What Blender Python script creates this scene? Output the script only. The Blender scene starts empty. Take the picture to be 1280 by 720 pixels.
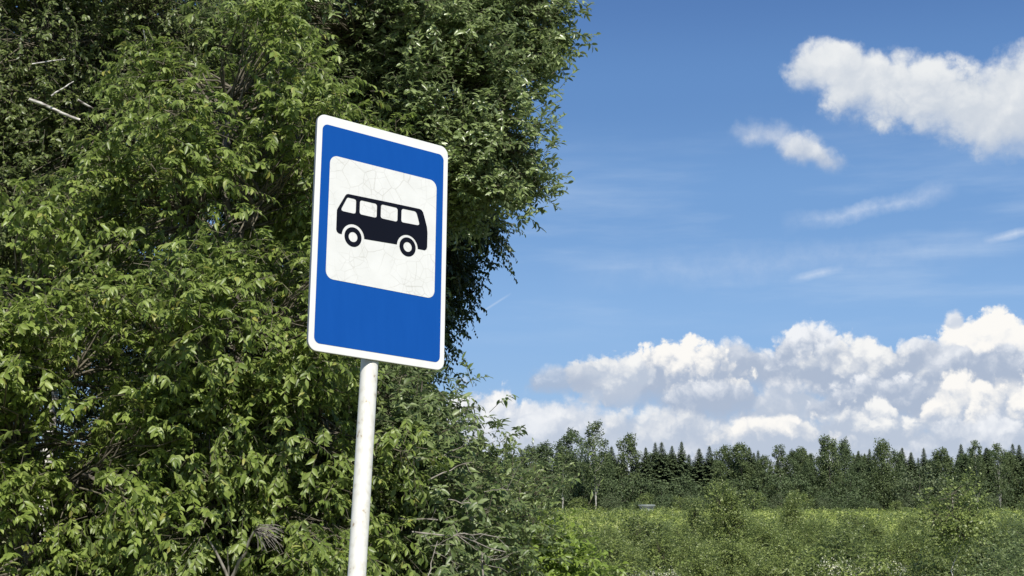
import bpy, math, random
import numpy as np
from mathutils import Vector

R = math.radians
scene = bpy.context.scene
col = scene.collection

# ------------------------------------------------------------------ camera
F = 1848.0                       # focal length in pixels of a 1280 wide frame (52 mm on full frame)
PITCH = math.atan(265.0 / F)
CAM = Vector((0.0, 0.0, 1.6))
cam_d = bpy.data.cameras.new('camera'); cam = bpy.data.objects.new('camera', cam_d); col.objects.link(cam)
cam_d.sensor_width = 36.0; cam_d.lens = 36.0 * F / 1280.0
cam_d.clip_start = 0.1; cam_d.clip_end = 20000
cam.location = CAM; cam.rotation_euler = (math.pi / 2 + PITCH, 0, 0)
scene.camera = cam

def ray(px, py):
    x = (px - 640) / F; y = (360 - py) / F
    return Vector((x, math.cos(PITCH) - y * math.sin(PITCH), math.sin(PITCH) + y * math.cos(PITCH)))

def at(px, py, dist):
    """World point on the ground-plan distance dist (world y) seen at photo position px, py."""
    d = ray(px, py)
    return CAM + d * (dist / d.y)

def azel(px, py):
    d = ray(px, py).normalized()
    return math.degrees(math.atan2(d.x, d.y)), math.degrees(math.asin(d.z))

# ------------------------------------------------------------------ light
SUN_EL, SUN_AZ = 51.0, 163.0     # azimuth clockwise from +Y (view direction): high behind the camera
def build_light():
    w = bpy.data.worlds.new('World'); scene.world = w; w.use_nodes = True
    nt = w.node_tree; nt.nodes.clear(); N = nt.nodes; L = nt.links
    def val(x, sock):
        if isinstance(x, (int, float)): sock.default_value = x
        else: L.new(x, sock)
    def M(op, a, b=0.0, c=None, clamp=False):
        n = N.new('ShaderNodeMath'); n.operation = op; n.use_clamp = clamp
        val(a, n.inputs[0]); val(b, n.inputs[1])
        if c is not None: val(c, n.inputs[2])
        return n.outputs[0]
    def SS(x, lo, hi):
        n = N.new('ShaderNodeMapRange'); n.interpolation_type = 'SMOOTHSTEP'
        val(x, n.inputs[0]); n.inputs[1].default_value = lo; n.inputs[2].default_value = hi
        return n.outputs[0]
    def MIX(f, a, b):
        n = N.new('ShaderNodeMix'); n.data_type = 'RGBA'; n.clamp_factor = True
        val(f, n.inputs[0])
        for s, c in ((6, a), (7, b)):
            if isinstance(c, tuple): n.inputs[s].default_value = (*c, 1)
            else: L.new(c, n.inputs[s])
        return n.outputs[2]
    def VM(op, a, b):
        n = N.new('ShaderNodeVectorMath'); n.operation = op
        for s, c in ((0, a), (1, b)):
            if isinstance(c, tuple): n.inputs[s].default_value = c
            else: L.new(c, n.inputs[s])
        return n
    sky = N.new('ShaderNodeTexSky'); sky.sky_type = 'NISHITA'; sky.sun_disc = False
    sky.sun_elevation = R(SUN_EL); sky.sun_rotation = R(SUN_AZ)
    sky.altitude = 150; sky.air_density = 1.0; sky.dust_density = 0.35; sky.ozone_density = 2.5
    geo = N.new('ShaderNodeTexCoord'); D = geo.outputs['Generated']
    sep = N.new('ShaderNodeSeparateXYZ'); L.new(D, sep.inputs[0])
    az = M('MULTIPLY', M('ARCTAN2', sep.outputs[0], sep.outputs[1]), 180 / math.pi)
    el = M('MULTIPLY', M('ARCSINE', sep.outputs[2]), 180 / math.pi)
    # --- billowing detail shared by the clouds
    def noise(vec, scale, detail=5, rough=0.55, out='Fac'):
        n = N.new('ShaderNodeTexNoise'); n.inputs['Scale'].default_value = scale
        n.inputs['Detail'].default_value = detail; n.inputs['Roughness'].default_value = rough
        L.new(vec, n.inputs['Vector']); return n.outputs[out]
    def billow(vec, scale):
        n = N.new('ShaderNodeTexVoronoi'); n.feature = 'F1'
        n.inputs['Scale'].default_value = scale; n.inputs['Detail'].default_value = 3.0
        n.inputs['Roughness'].default_value = 0.5; n.inputs['Lacunarity'].default_value = 2.15
        L.new(vec, n.inputs['Vector'])
        return n.outputs['Distance']
    wv = noise(D, 26.0, 7, 0.62, 'Color')
    wv = VM('SUBTRACT', wv, (0.5, 0.5, 0.5)).outputs[0]
    wD = VM('MULTIPLY', wv, (0.030, 0.030, 0.030)).outputs[0]
    Dw = VM('ADD', D, wD).outputs[0]
    fine = noise(D, 95.0, 7, 0.62)
    b1 = billow(Dw, 42.0); b2 = billow(VM('ADD', Dw, (3.1, 1.7, 0.4)).outputs[0], 30.0)
    off = (-0.0042, 0.0, 0.0062)      # a step up and left, for the side light painted on the puffs
    b1s = billow(VM('ADD', Dw, off).outputs[0], 42.0)
    b2s = billow(VM('ADD', Dw, (3.1 + off[0], 1.7, 0.4 + off[2])).outputs[0], 30.0)
    # Voronoi distance is 0 on a puff's crest
    finec = M('SUBTRACT', fine, 0.5)
    h = [M('MULTIPLY_ADD', finec, 0.9, M('SUBTRACT', 0.60, b)) for b in (b1, b2)]
    em = [M('SUBTRACT', bs, b) for b, bs in ((b1, b1s), (b2, b2s))]
    sx = N.new('ShaderNodeSeparateXYZ'); L.new(wv, sx.inputs[0])
    azw = [M('MULTIPLY_ADD', sx.outputs[0], 1.5, az), M('MULTIPLY_ADD', sx.outputs[1], 1.5, az)]
    elw = [M('MULTIPLY_ADD', sx.outputs[1], 1.0, el), M('MULTIPLY_ADD', sx.outputs[2], 1.0, el)]
    K = 7.32                           # cloud radiance is divided by the background's strength
    def C(r, g, b): return (r * K, g * K, b * K)
    # thin high veil and streaks of cirrus
    mp = N.new('ShaderNodeMapping'); L.new(D, mp.inputs[0])
    mp.inputs['Rotation'].default_value = (0, R(-9), 0); mp.inputs['Scale'].default_value = (5, 5, 38)
    veil = noise(mp.outputs[0], 1.3, 6, 0.55)
    veil = M('MULTIPLY', SS(veil, 0.44, 0.8), M('MULTIPLY', SS(el, 5, 8.5), M('SUBTRACT', 1.0, SS(el, 10.5, 15.5))))
    hazef = M('MULTIPLY', M('SUBTRACT', 1.0, SS(el, -2.0, 15.0)), 0.22)
    rp = N.new('ShaderNodeValToRGB'); L.new(M('DIVIDE', el, 30.0, clamp=True), rp.inputs[0])
    cr = rp.color_ramp; cr.interpolation = 'EASE'
    cols = [(0.0, (.30, .48, .76)), (.22, (.215, .405, .735)), (.38, (.155, .325, .645)), (.52, (.108, .25, .55)), (.66, (.072, .18, .45)), (1, (.04, .12, .35))]
    while len(cr.elements) < len(cols): cr.elements.new(0.5)
    for ce, (p_, c_) in zip(cr.elements, cols): ce.position = p_; ce.color = (*c_, 1)
    air = VM('MULTIPLY', rp.outputs[0], (K, K, K)).outputs[0]
    cur = MIX(M('MULTIPLY_ADD', SS(el, 25, 45), -0.85, 0.85), sky.outputs[0], air)
    cur = MIX(M('MULTIPLY', veil, 0.30), cur, C(0.62, 0.74, 0.90))
    def streak(px0, py0, px1, py1, width, op, soft=1.0, wob=0.25):
        nonlocal cur
        a0, e0 = azel(px0, py0); a1, e1 = azel(px1, py1)
        ln = math.hypot(a1 - a0, e1 - e0); ux, uy = (a1 - a0) / ln, (e1 - e0) / ln
        t = M('MULTIPLY_ADD', az, ux / ln, M('MULTIPLY_ADD', el, uy / ln, -(a0 * ux + e0 * uy) / ln))
        s = M('MULTIPLY_ADD', az, -uy, M('MULTIPLY_ADD', el, ux, a0 * uy - e0 * ux))
        s = M('MULTIPLY_ADD', sx.outputs[1], wob, s)
        tt = M('MULTIPLY', M('MULTIPLY', t, M('SUBTRACT', 1.0, t)), 4.0, clamp=True)
        g = M('SUBTRACT', 1.0, M('DIVIDE', M('ABSOLUTE', s), width), clamp=True)
        al = M('MULTIPLY', M('MULTIPLY', M('MULTIPLY', g, tt), M('MULTIPLY_ADD', finec, 2.2 * soft, 1.0)), op, clamp=True)
        cur = MIX(al, cur, C(0.80, 0.86, 0.95))
    streak(975, 282, 1200, 234, 0.46, 0.34, 1.2, 1.2)
    streak(985, 352, 1055, 335, 0.20, 0.36, 1.0, .3)
    streak(1228, 302, 1300, 284, 0.20, 0.4, 1.0, .3)
    streak(596, 394, 640, 366, 0.06, 0.26, 0.1, 0.0)
    streak(690, 345, 1290, 300, 0.9, 0.14, 1.0, 1.5)
    def cloud(px, py, hw, hh, top, base, k=0, amp=0.42, soft=0.16, under=2.6, tilt=0.0, lo=0.05, hi=0.95, op=1.0, eg=0.65, vw=1.0, hw_=0.30, lw=0.65):
        """A cumulus: px, py the middle of its base, hw half width and hh height in photo pixels."""
        nonlocal cur
        a, e = azel(px, py); s = math.degrees(1 / F)
        w_, h_ = hw * s, hh * s
        A, E_ = azw[k], elw[k]
        u = M('MULTIPLY_ADD', A, 1 / w_, -a / w_)
        v = M('MULTIPLY_ADD', E_, 1 / h_, -e / h_)
        if tilt: v = M('MULTIPLY_ADD', u, tilt, v)
        vn = M('MAXIMUM', v, M('MULTIPLY', v, -under))
        r2 = M('MULTIPLY_ADD', vn, vn, M('MULTIPLY', u, u))
        d = M('SUBTRACT', 1.0, M('SQRT', r2))
        # ragged billows on the crown, a smoother base
        d = M('MULTIPLY_ADD', h[k], amp, d)
        al = M('MULTIPLY', SS(d, 0.0, soft), SS(M('MULTIPLY_ADD', h[k], 0.25, v), -0.65, -0.05))
        if op < 1: al = M('MULTIPLY', al, op)
        sh = M('MULTIPLY_ADD', em[k], eg, M('MULTIPLY_ADD', h[k], hw_, M('MULTIPLY', v, vw)))  # lit crowns and shaded bases are worked into the cloud colour
        sh = SS(M('MULTIPLY_ADD', sx.outputs[2 if k else 0], lw, sh), lo - .08, hi - .02)
        cc = MIX(sh, C(*base), C(*top))
        cur = MIX(al, cur, cc)
    W = (0.93, 0.93, 0.92); WW = (0.98, 0.96, 0.925); G = (0.42, 0.495, 0.63); GM = (0.50, 0.57, 0.69); GL = (0.64, 0.695, 0.79)
    P = (0.88, 0.90, 0.935)
    # the far bank above the wood, back to front
    cloud(1010, 660, 640, 205, (.90, .91, .93), GM, 1, .30, .30, 1, lo=-.25, hi=.75, vw=.25, hw_=.6, eg=1.0, lw=3.0)
    cloud(605, 620, 150, 150, (.95, .95, .95), GL, 0, .25, .12, 1, lo=-.15, hi=.75, vw=.35, hw_=.5, eg=1.0, lw=1.8)
    cloud(715, 600, 150, 140, (.90, .915, .94), GL, 1, .35, .25, 1, lo=-.15, hi=.75, vw=.35, hw_=.5, eg=1.0, lw=1.8)
    cloud(1255, 500, 130, 116, WW, GL, 1, .32, .10, 1.6, lo=-.2, hi=.45)
    cloud(1188, 402, 15, 22, P, GL, 0, .2, .4)
    cloud(930, 480, 80, 66, P, G, 1, .40, .22, 2, lo=.0, hi=1.0)
    cloud(845, 490, 118, 72, WW, G, 0, .36, .12, 2.0, lo=.0, hi=.62)
    cloud(765, 486, 66, 70, W, GM, 1, .36, .14, 2.0, lo=-.05, hi=.62)
    cloud(705, 484, 70, 42, P, G, 0, .40, .40, 2.0, lo=.1, hi=1.1, op=.8)
    cloud(1150, 478, 88, 68, P, G, 1, .40, .14, 2.0, lo=.1, hi=1.0)
    cloud(1015, 474, 62, 84, P, G, 0, .36, .16, 2.2, lo=.1, hi=.85)
    cloud(1080, 478, 90, 72, W, G, 1, .38, .14, 2.2, lo=.1, hi=.75)
    cloud(1245, 474, 64, 48, P, G, 0, .40, .18, 2.0, lo=.1, hi=1.1)
    cloud(890, 512, 110, 50, P, G, 0, .45, .35, 1.6, lo=.1, hi=1.1, op=.9)
    cloud(985, 514, 78, 52, (.86, .87, .90), GM, 1, .45, .25, 2.0, lo=.0, hi=.8, op=.95)
    cloud(1115, 514, 104, 52, P, G, 0, .42, .2, 2.2, lo=.1, hi=1.0)
    cloud(1195, 526, 50, 64, WW, GM, 1, .40, .14, 1.6, lo=-.1, hi=.5)
    cloud(1268, 536, 76, 68, WW, GM, 0, .40, .14, 1.6, lo=-.1, hi=.55)
    cloud(800, 546, 140, 54, W, GM, 1, .45, .3, 1.6, lo=.0, hi=.9, op=.8)
    cloud(1090, 550, 86, 56, W, GM, 0, .40, .18, 1.8, lo=.0, hi=.75)
    cloud(965, 556, 100, 46, WW, GM, 1, .40, .2, 1.8, lo=.0, hi=.65)
    cloud(1225, 566, 96, 56, P, GM, 1, .40, .2, 1.8, lo=.0, hi=.85)
    cloud(690, 566, 120, 60, P, GM, 0, .45, .3, 1.6, lo=.05, hi=.95, op=.75)
    # the nearer clouds high on the right
    U = (.84, .86, .875); UB = (.60, .655, .735)
    cloud(1215, 140, 160, 76, U, UB, 0, .32, .36, 1.5, tilt=.24, lo=-.35, hi=1.0)
    cloud(1300, 148, 120, 100, U, UB, 1, .30, .30, 1.6, lo=-.3, hi=1.0)
    cloud(1125, 126, 140, 72, U, UB, 0, .30, .36, 1.4, tilt=.32, lo=-.6, hi=.9)
    cloud(1035, 92, 66, 52, U, UB, 1, .34, .32, 1.3, lo=-.6, hi=.9)
    cloud(1014, 196, 74, 38, U, GM, 1, .34, .60, 1.3, tilt=.58, lo=-.5, hi=.8, op=.95)
    cloud(968, 172, 74, 34, U, GL, 1, .40, .80, 1.2, tilt=.42, lo=-.5, hi=.7, op=.75)
    bg = N.new('ShaderNodeBackground'); bg.inputs['Strength'].default_value = 0.1
    L.new(cur, bg.inputs['Color'])
    out = N.new('ShaderNodeOutputWorld'); L.new(bg.outputs[0], out.inputs['Surface'])
    w.cycles.sampling_method = 'MANUAL'; w.cycles.sample_map_resolution = 512
    sd = bpy.data.lights.new('sun', 'SUN'); sd.energy = 5.0; sd.angle = R(0.5); sd.color = (1.0, 0.95, 0.87)
    so = bpy.data.objects.new('sun', sd); col.objects.link(so)
    a, e = R(SUN_AZ), R(SUN_EL)
    v = Vector((math.sin(a) * math.cos(e), math.cos(a) * math.cos(e), math.sin(e)))
    so.rotation_euler = v.to_track_quat('Z', 'Y').to_euler(); so.location = (0, 0, 30)
    scene.view_settings.view_transform = 'Standard'; scene.view_settings.look = 'None'
    scene.view_settings.exposure = 0.45; scene.view_settings.gamma = 1.0; scene.view_settings.use_curve_mapping = False
build_light()

# ------------------------------------------------------------------ helpers
UP = np.array([0, 0, 1.0])
def tag(o, label=None, cat=None, group=None, kind=None):
    if label: o['label'] = label
    if cat: o['category'] = cat
    if group: o['group'] = group
    if kind: o['kind'] = kind
    return o

def link(name, me, parent=None, loc=None):
    o = bpy.data.objects.new(name, me); col.objects.link(o)
    if parent is not None: o.parent = parent
    if loc is not None: o.location = loc
    return o

def empty(name, loc, label, cat, group=None):
    o = bpy.data.objects.new(name, None); col.objects.link(o); o.location = loc
    o.empty_display_size = 0.3
    return tag(o, label, cat, group)

def copy_tree(src, loc, rz=0.0, sc=(1, 1, 1), label=None):
    c = src.copy(); col.objects.link(c)
    c.location = loc; c.rotation_euler = (0, 0, rz); c.scale = sc
    if label: c['label'] = label
    for ch in src.children:
        d = ch.copy(); col.objects.link(d); d.parent = c
    return c

def mesh_np(name, verts, polys, mats, smooth=False, mat_ids=None):
    """verts (n,3); polys a list of index arrays (m,k)."""
    me = bpy.data.meshes.new(name)
    verts = np.ascontiguousarray(verts, dtype=np.float32)
    me.vertices.add(len(verts)); me.vertices.foreach_set('co', verts.ravel())
    loops = np.concatenate([p.ravel() for p in polys]).astype(np.int32)
    tot = np.concatenate([np.full(len(p), p.shape[1], np.int32) for p in polys])
    start = np.concatenate([[0], np.cumsum(tot)[:-1]]).astype(np.int32)
    me.loops.add(len(loops)); me.loops.foreach_set('vertex_index', loops)
    me.polygons.add(len(tot)); me.polygons.foreach_set('loop_start', start)
    if mat_ids is not None:
        me.polygons.foreach_set('material_index', np.concatenate(mat_ids).astype(np.int32))
    for m in (mats if isinstance(mats, (list, tuple)) else [mats]): me.materials.append(m)
    me.update(calc_edges=True)
    if smooth: me.polygons.foreach_set('use_smooth', np.ones(len(tot), bool))
    me.validate()
    return me

def norm(a): return a / np.maximum(np.linalg.norm(a, axis=-1, keepdims=True), 1e-9)

class Tubes:
    def __init__(self, sides=5): self.v = []; self.f = []; self.n = 0; self.k = sides
    def add(self, pts, rad, sides=None):
        k = sides or self.k
        pts = np.asarray(pts, float); rad = np.asarray(rad, float); m = len(pts)
        t = norm(np.gradient(pts, axis=0))
        ref = np.array([1.0, 0, 0]) if abs(t[0][0]) < .8 else np.array([0, 1.0, 0])
        a = norm(np.cross(t, ref)); b = np.cross(t, a)
        th = np.arange(k) * 2 * math.pi / k
        ring = pts[:, None] + rad[:, None, None] * (np.cos(th)[None, :, None] * a[:, None] + np.sin(th)[None, :, None] * b[:, None])
        i = np.arange(m - 1)[:, None] * k + np.arange(k)[None]
        j = np.arange(m - 1)[:, None] * k + (np.arange(k)[None] + 1) % k
        self.f.append(np.stack([i, j, j + k, i + k], -1).reshape(-1, 4) + self.n)
        self.v.append(ring.reshape(-1, 3)); self.n += m * k
    def mesh(self, name, mat):
        return mesh_np(name, np.concatenate(self.v), [np.concatenate(self.f)], mat, smooth=True)

def bend(p0, p1, rng, n=6, sag=0.0, wob=0.06):
    """A gently crooked line from p0 to p1, arched by sag."""
    t = np.linspace(0, 1, n)[:, None]
    L = np.linalg.norm(np.asarray(p1) - np.asarray(p0))
    w = rng.normal(0, wob * L, (n, 3)); w[0] = 0; w[-1] = 0
    return np.asarray(p0) * (1 - t) + np.asarray(p1) * t + w * 0.6 + UP * (sag * L) * (4 * t * (1 - t))

# ------------------------------------------------------------------ materials
def new_mat(name):
    m = bpy.data.materials.new(name); m.use_nodes = True
    return m, m.node_tree.nodes, m.node_tree.links, m.node_tree.nodes['Principled BSDF']

def leaf_mat(name, stops, rough=0.42, trans=0.30, under=0.25, spec=0.45, yellow=False):
    """Leaf tissue: every leaf takes its own tint; the underside is paler; light passes through."""
    m, N, L, P = new_mat(name)
    g = N.new('ShaderNodeNewGeometry'); r = N.new('ShaderNodeValToRGB'); L.new(g.outputs['Random Per Island'], r.inputs[0])
    cr = r.color_ramp
    while len(cr.elements) < len(stops): cr.elements.new(0.5)
    for i, (e, c) in enumerate(zip(cr.elements, stops)): e.position = (i / max(1, len(stops) - 1)) * (.965 if yellow else 1); e.color = (*c, 1)
    if yellow: e = cr.elements.new(.985); e.color = (.28, .28, .065, 1)      # the odd ageing leaf
    mx = N.new('ShaderNodeMix'); mx.data_type = 'RGBA'
    k = N.new('ShaderNodeMath'); k.operation = 'MULTIPLY'; k.inputs[1].default_value = under; L.new(g.outputs['Backfacing'], k.inputs[0])
    L.new(k.outputs[0], mx.inputs[0]); L.new(r.outputs[0], mx.inputs[6]); mx.inputs[7].default_value = (0.20, 0.25, 0.15, 1)
    L.new(mx.outputs[2], P.inputs['Base Color'])
    P.inputs['Roughness'].default_value = rough; P.inputs['Specular IOR Level'].default_value = spec
    t = N.new('ShaderNodeBsdfTranslucent'); L.new(mx.outputs[2], t.inputs[0])
    hs = N.new('ShaderNodeHueSaturation'); hs.inputs['Saturation'].default_value = 1.05; hs.inputs['Value'].default_value = 1.5
    L.new(mx.outputs[2], hs.inputs['Color']); L.new(hs.outputs[0], t.inputs[0])
    ms = N.new('ShaderNodeMixShader'); ms.inputs[0].default_value = trans
    L.new(P.outputs[0], ms.inputs[1]); L.new(t.outputs[0], ms.inputs[2])
    L.new(ms.outputs[0], N['Material Output'].inputs['Surface'])
    return m

def bark_mat(name, c0, c1, scale=9.0, band=False, rough=0.85):
    m, N, L, P = new_mat(name)
    tc = N.new('ShaderNodeTexCoord'); n = N.new('ShaderNodeTexNoise'); n.inputs['Scale'].default_value = scale; n.inputs['Detail'].default_value = 6
    if band:
        mp = N.new('ShaderNodeMapping'); mp.inputs['Scale'].default_value = (1, 1, 5); L.new(tc.outputs['Object'], mp.inputs[0]); L.new(mp.outputs[0], n.inputs['Vector'])
    else: L.new(tc.outputs['Object'], n.inputs['Vector'])
    r = N.new('ShaderNodeValToRGB'); r.color_ramp.elements[0].position = 0.38; r.color_ramp.elements[1].position = 0.58
    r.color_ramp.elements[0].color = (*c0, 1); r.color_ramp.elements[1].color = (*c1, 1)
    L.new(n.outputs['Fac'], r.inputs[0]); L.new(r.outputs[0], P.inputs['Base Color']); P.inputs['Roughness'].default_value = rough
    return m

M_WILLOW = leaf_mat('willow_leaf', [(0.084, 0.119, 0.027), (0.131, 0.185, 0.037), (0.186, 0.246, 0.051), (0.251, 0.308, 0.092)], under=.15, rough=.42, spec=.40, trans=.34, yellow=True)
M_BRIGHT = leaf_mat('bright_leaf', [(0.098, 0.139, 0.027), (0.153, 0.211, 0.040), (0.210, 0.275, 0.056), (0.271, 0.326, 0.097)], under=.15, rough=.42, spec=.40, trans=.34, yellow=True)
M_SILVER = leaf_mat('silver_leaf', [(0.099, 0.141, 0.040), (0.142, 0.191, 0.057), (0.199, 0.257, 0.086), (0.284, 0.351, 0.155)], rough=.33, under=.55, spec=.6)
M_BIRCH = leaf_mat('birch_leaf', [(0.068, 0.096, 0.028), (0.098, 0.131, 0.036), (0.129, 0.168, 0.047), (0.183, 0.226, 0.069)], under=.2)
M_SHADED = leaf_mat('shaded_leaf', [(0.019, 0.036, 0.013), (0.029, 0.050, 0.017), (0.043, 0.065, 0.022)], under=.1)  # leaf colour darkened to stand for shade behind the front crowns
M_GREY = leaf_mat('grey_willow_leaf', [(0.072, 0.108, 0.034), (0.106, 0.149, 0.048), (0.150, 0.200, 0.067), (0.204, 0.255, 0.108)], under=.45)
M_HERB = leaf_mat('herb_leaf', [(0.128, 0.190, 0.028), (0.167, 0.236, 0.037), (0.211, 0.287, 0.054)], under=.2, trans=.35)
M_SHRUB = leaf_mat('shrub_leaf', [(0.083, 0.114, 0.027), (0.127, 0.170, 0.040), (0.177, 0.226, 0.056), (0.253, 0.298, 0.099)], under=.3)
M_GRASS = leaf_mat('meadow_blade', [(0.204, 0.271, 0.057), (0.282, 0.348, 0.080), (0.361, 0.414, 0.109), (0.389, 0.414, 0.154)], under=.1, rough=.6)
M_SPRUCE = leaf_mat('spruce_needles', [(0.061, 0.086, 0.046), (0.086, 0.119, 0.057), (0.123, 0.161, 0.072)], under=0, trans=.05, rough=.6, spec=.2)
M_FARLEAF = leaf_mat('far_leaf', [(0.052, 0.079, 0.036), (0.076, 0.109, 0.046), (0.106, 0.146, 0.059)], under=.1, trans=.2, rough=.55, spec=.25)
M_FARBIRCH = leaf_mat('far_birch_leaf', [(0.067, 0.093, 0.035), (0.090, 0.124, 0.046), (0.123, 0.160, 0.063)], under=.15, trans=.25, rough=.5, spec=.3)
M_FARGREY = leaf_mat('far_grey_leaf', [(.066, .090, .042), (.090, .118, .055), (.120, .144, .072)], under=.2, trans=.2, rough=.55, spec=.25)
M_BARK = bark_mat('grey_bark', (.045, .038, .03), (.13, .115, .095))
M_TWIG = bark_mat('twig_bark', (.06, .052, .035), (.13, .115, .08), 20)
M_WHITEBARK = bark_mat('birch_bark', (.07, .06, .05), (.62, .60, .55), 6, True)
M_DEAD = bark_mat('dead_wood', (.13, .115, .095), (.25, .23, .20), 15)
M_BLOSSOM = leaf_mat('white_blossom', [(.48, .48, .34), (.58, .58, .45), (.66, .66, .56)], under=0, trans=.2, spec=.2)

# ------------------------------------------------------------------ leaves
def leaf_geometry(pos, ldir, nrm, length, width, rng, fine=True, curl=0.18, fold=0.22):
    """Vertices and faces of one pointed, folded, drooping leaf per row."""
    n = len(pos)
    w = norm(np.cross(ldir, nrm)); u = np.cross(w, ldir)
    L = length[:, None]; W = width[:, None] * 0.5
    c = curl * (0.5 + rng.random((n, 1)))
    if fine:
        def P(t, s, wd): return pos + ldir * L * t + w * W * wd * s - u * L * c * t * t + u * W * wd * abs(s) * fold * 2
        V = np.stack([P(0, 0, 0), P(.34, -1, .95), P(.34, 0, 0), P(.34, 1, .95), P(.68, -1, .78), P(.68, 0, 0), P(.68, 1, .78), P(1, 0, 0)], 1)
        base = (np.arange(n) * 8)[:, None]
        tri = np.array([[0, 2, 1], [0, 3, 2], [4, 5, 7], [5, 6, 7]]); quad = np.array([[1, 2, 5, 4], [2, 3, 6, 5]])
        T = (base[:, :, None] + tri[None]).reshape(-1, 3); Q = (base[:, :, None] + quad[None]).reshape(-1, 4)
        return V.reshape(-1, 3), [T, Q]
    V = np.stack([pos, pos + ldir * L * .45 - w * W + u * W * fold, pos + ldir * L - u * L * c, pos + ldir * L * .45 + w * W + u * W * fold], 1)
    base = (np.arange(n) * 4)[:, None]
    tri = np.array([[0, 2, 1], [0, 3, 2]])
    return V.reshape(-1, 3), [(base[:, :, None] + tri[None]).reshape(-1, 3)]

def sprays(base, dirs, rng, L, nl, size, aspect, droop, ldroop, fine, tubes=None, twig_r=0.003, spread=.75, tip=1.0):
    """Leafy twigs: returns leaf arrays; adds the twig wood to tubes."""
    n = len(base); t = np.linspace(.18, 1, nl)[None, :, None] ** tip
    Ls = (L * rng.uniform(.6, 1.25, n))[:, None, None]
    p = base[:, None] + dirs[:, None] * Ls * t - UP * droop * Ls * t * t
    tan = norm(dirs[:, None] - 2 * droop * t * UP)
    side = norm(np.cross(tan, UP + rng.normal(0, .35, (n, nl, 3)))) * np.where(np.arange(nl) % 2 == 0, 1, -1)[None, :, None]
    ld = norm(tan * .6 + side * spread + rng.normal(0, .28, (n, nl, 3)) - UP * ldroop)
    nr = norm(UP * .75 + dirs[:, None] * .85 + rng.normal(0, .42, (n, nl, 3)))
    nr = norm(nr - ld * (nr * ld).sum(-1, keepdims=True))
    le = size * rng.uniform(.62, 1.18, (n, nl)) * (1 - .25 * np.abs(t[..., 0] - .6))
    wd = le * aspect * rng.uniform(.85, 1.15, (n, nl))
    if tubes is not None:
        tt = np.array([0, .5, 1.0])
        for i in range(n):
            q = base[i] + dirs[i] * Ls[i, 0, 0] * tt[:, None] - UP * droop * Ls[i, 0, 0] * (tt ** 2)[:, None]
            tubes.add(q, [twig_r, twig_r * .75, twig_r * .4], 3)
    f = lambda a: a.reshape(-1, 3)
    return f(p), f(ld), f(nr), le.ravel(), wd.ravel()

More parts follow.
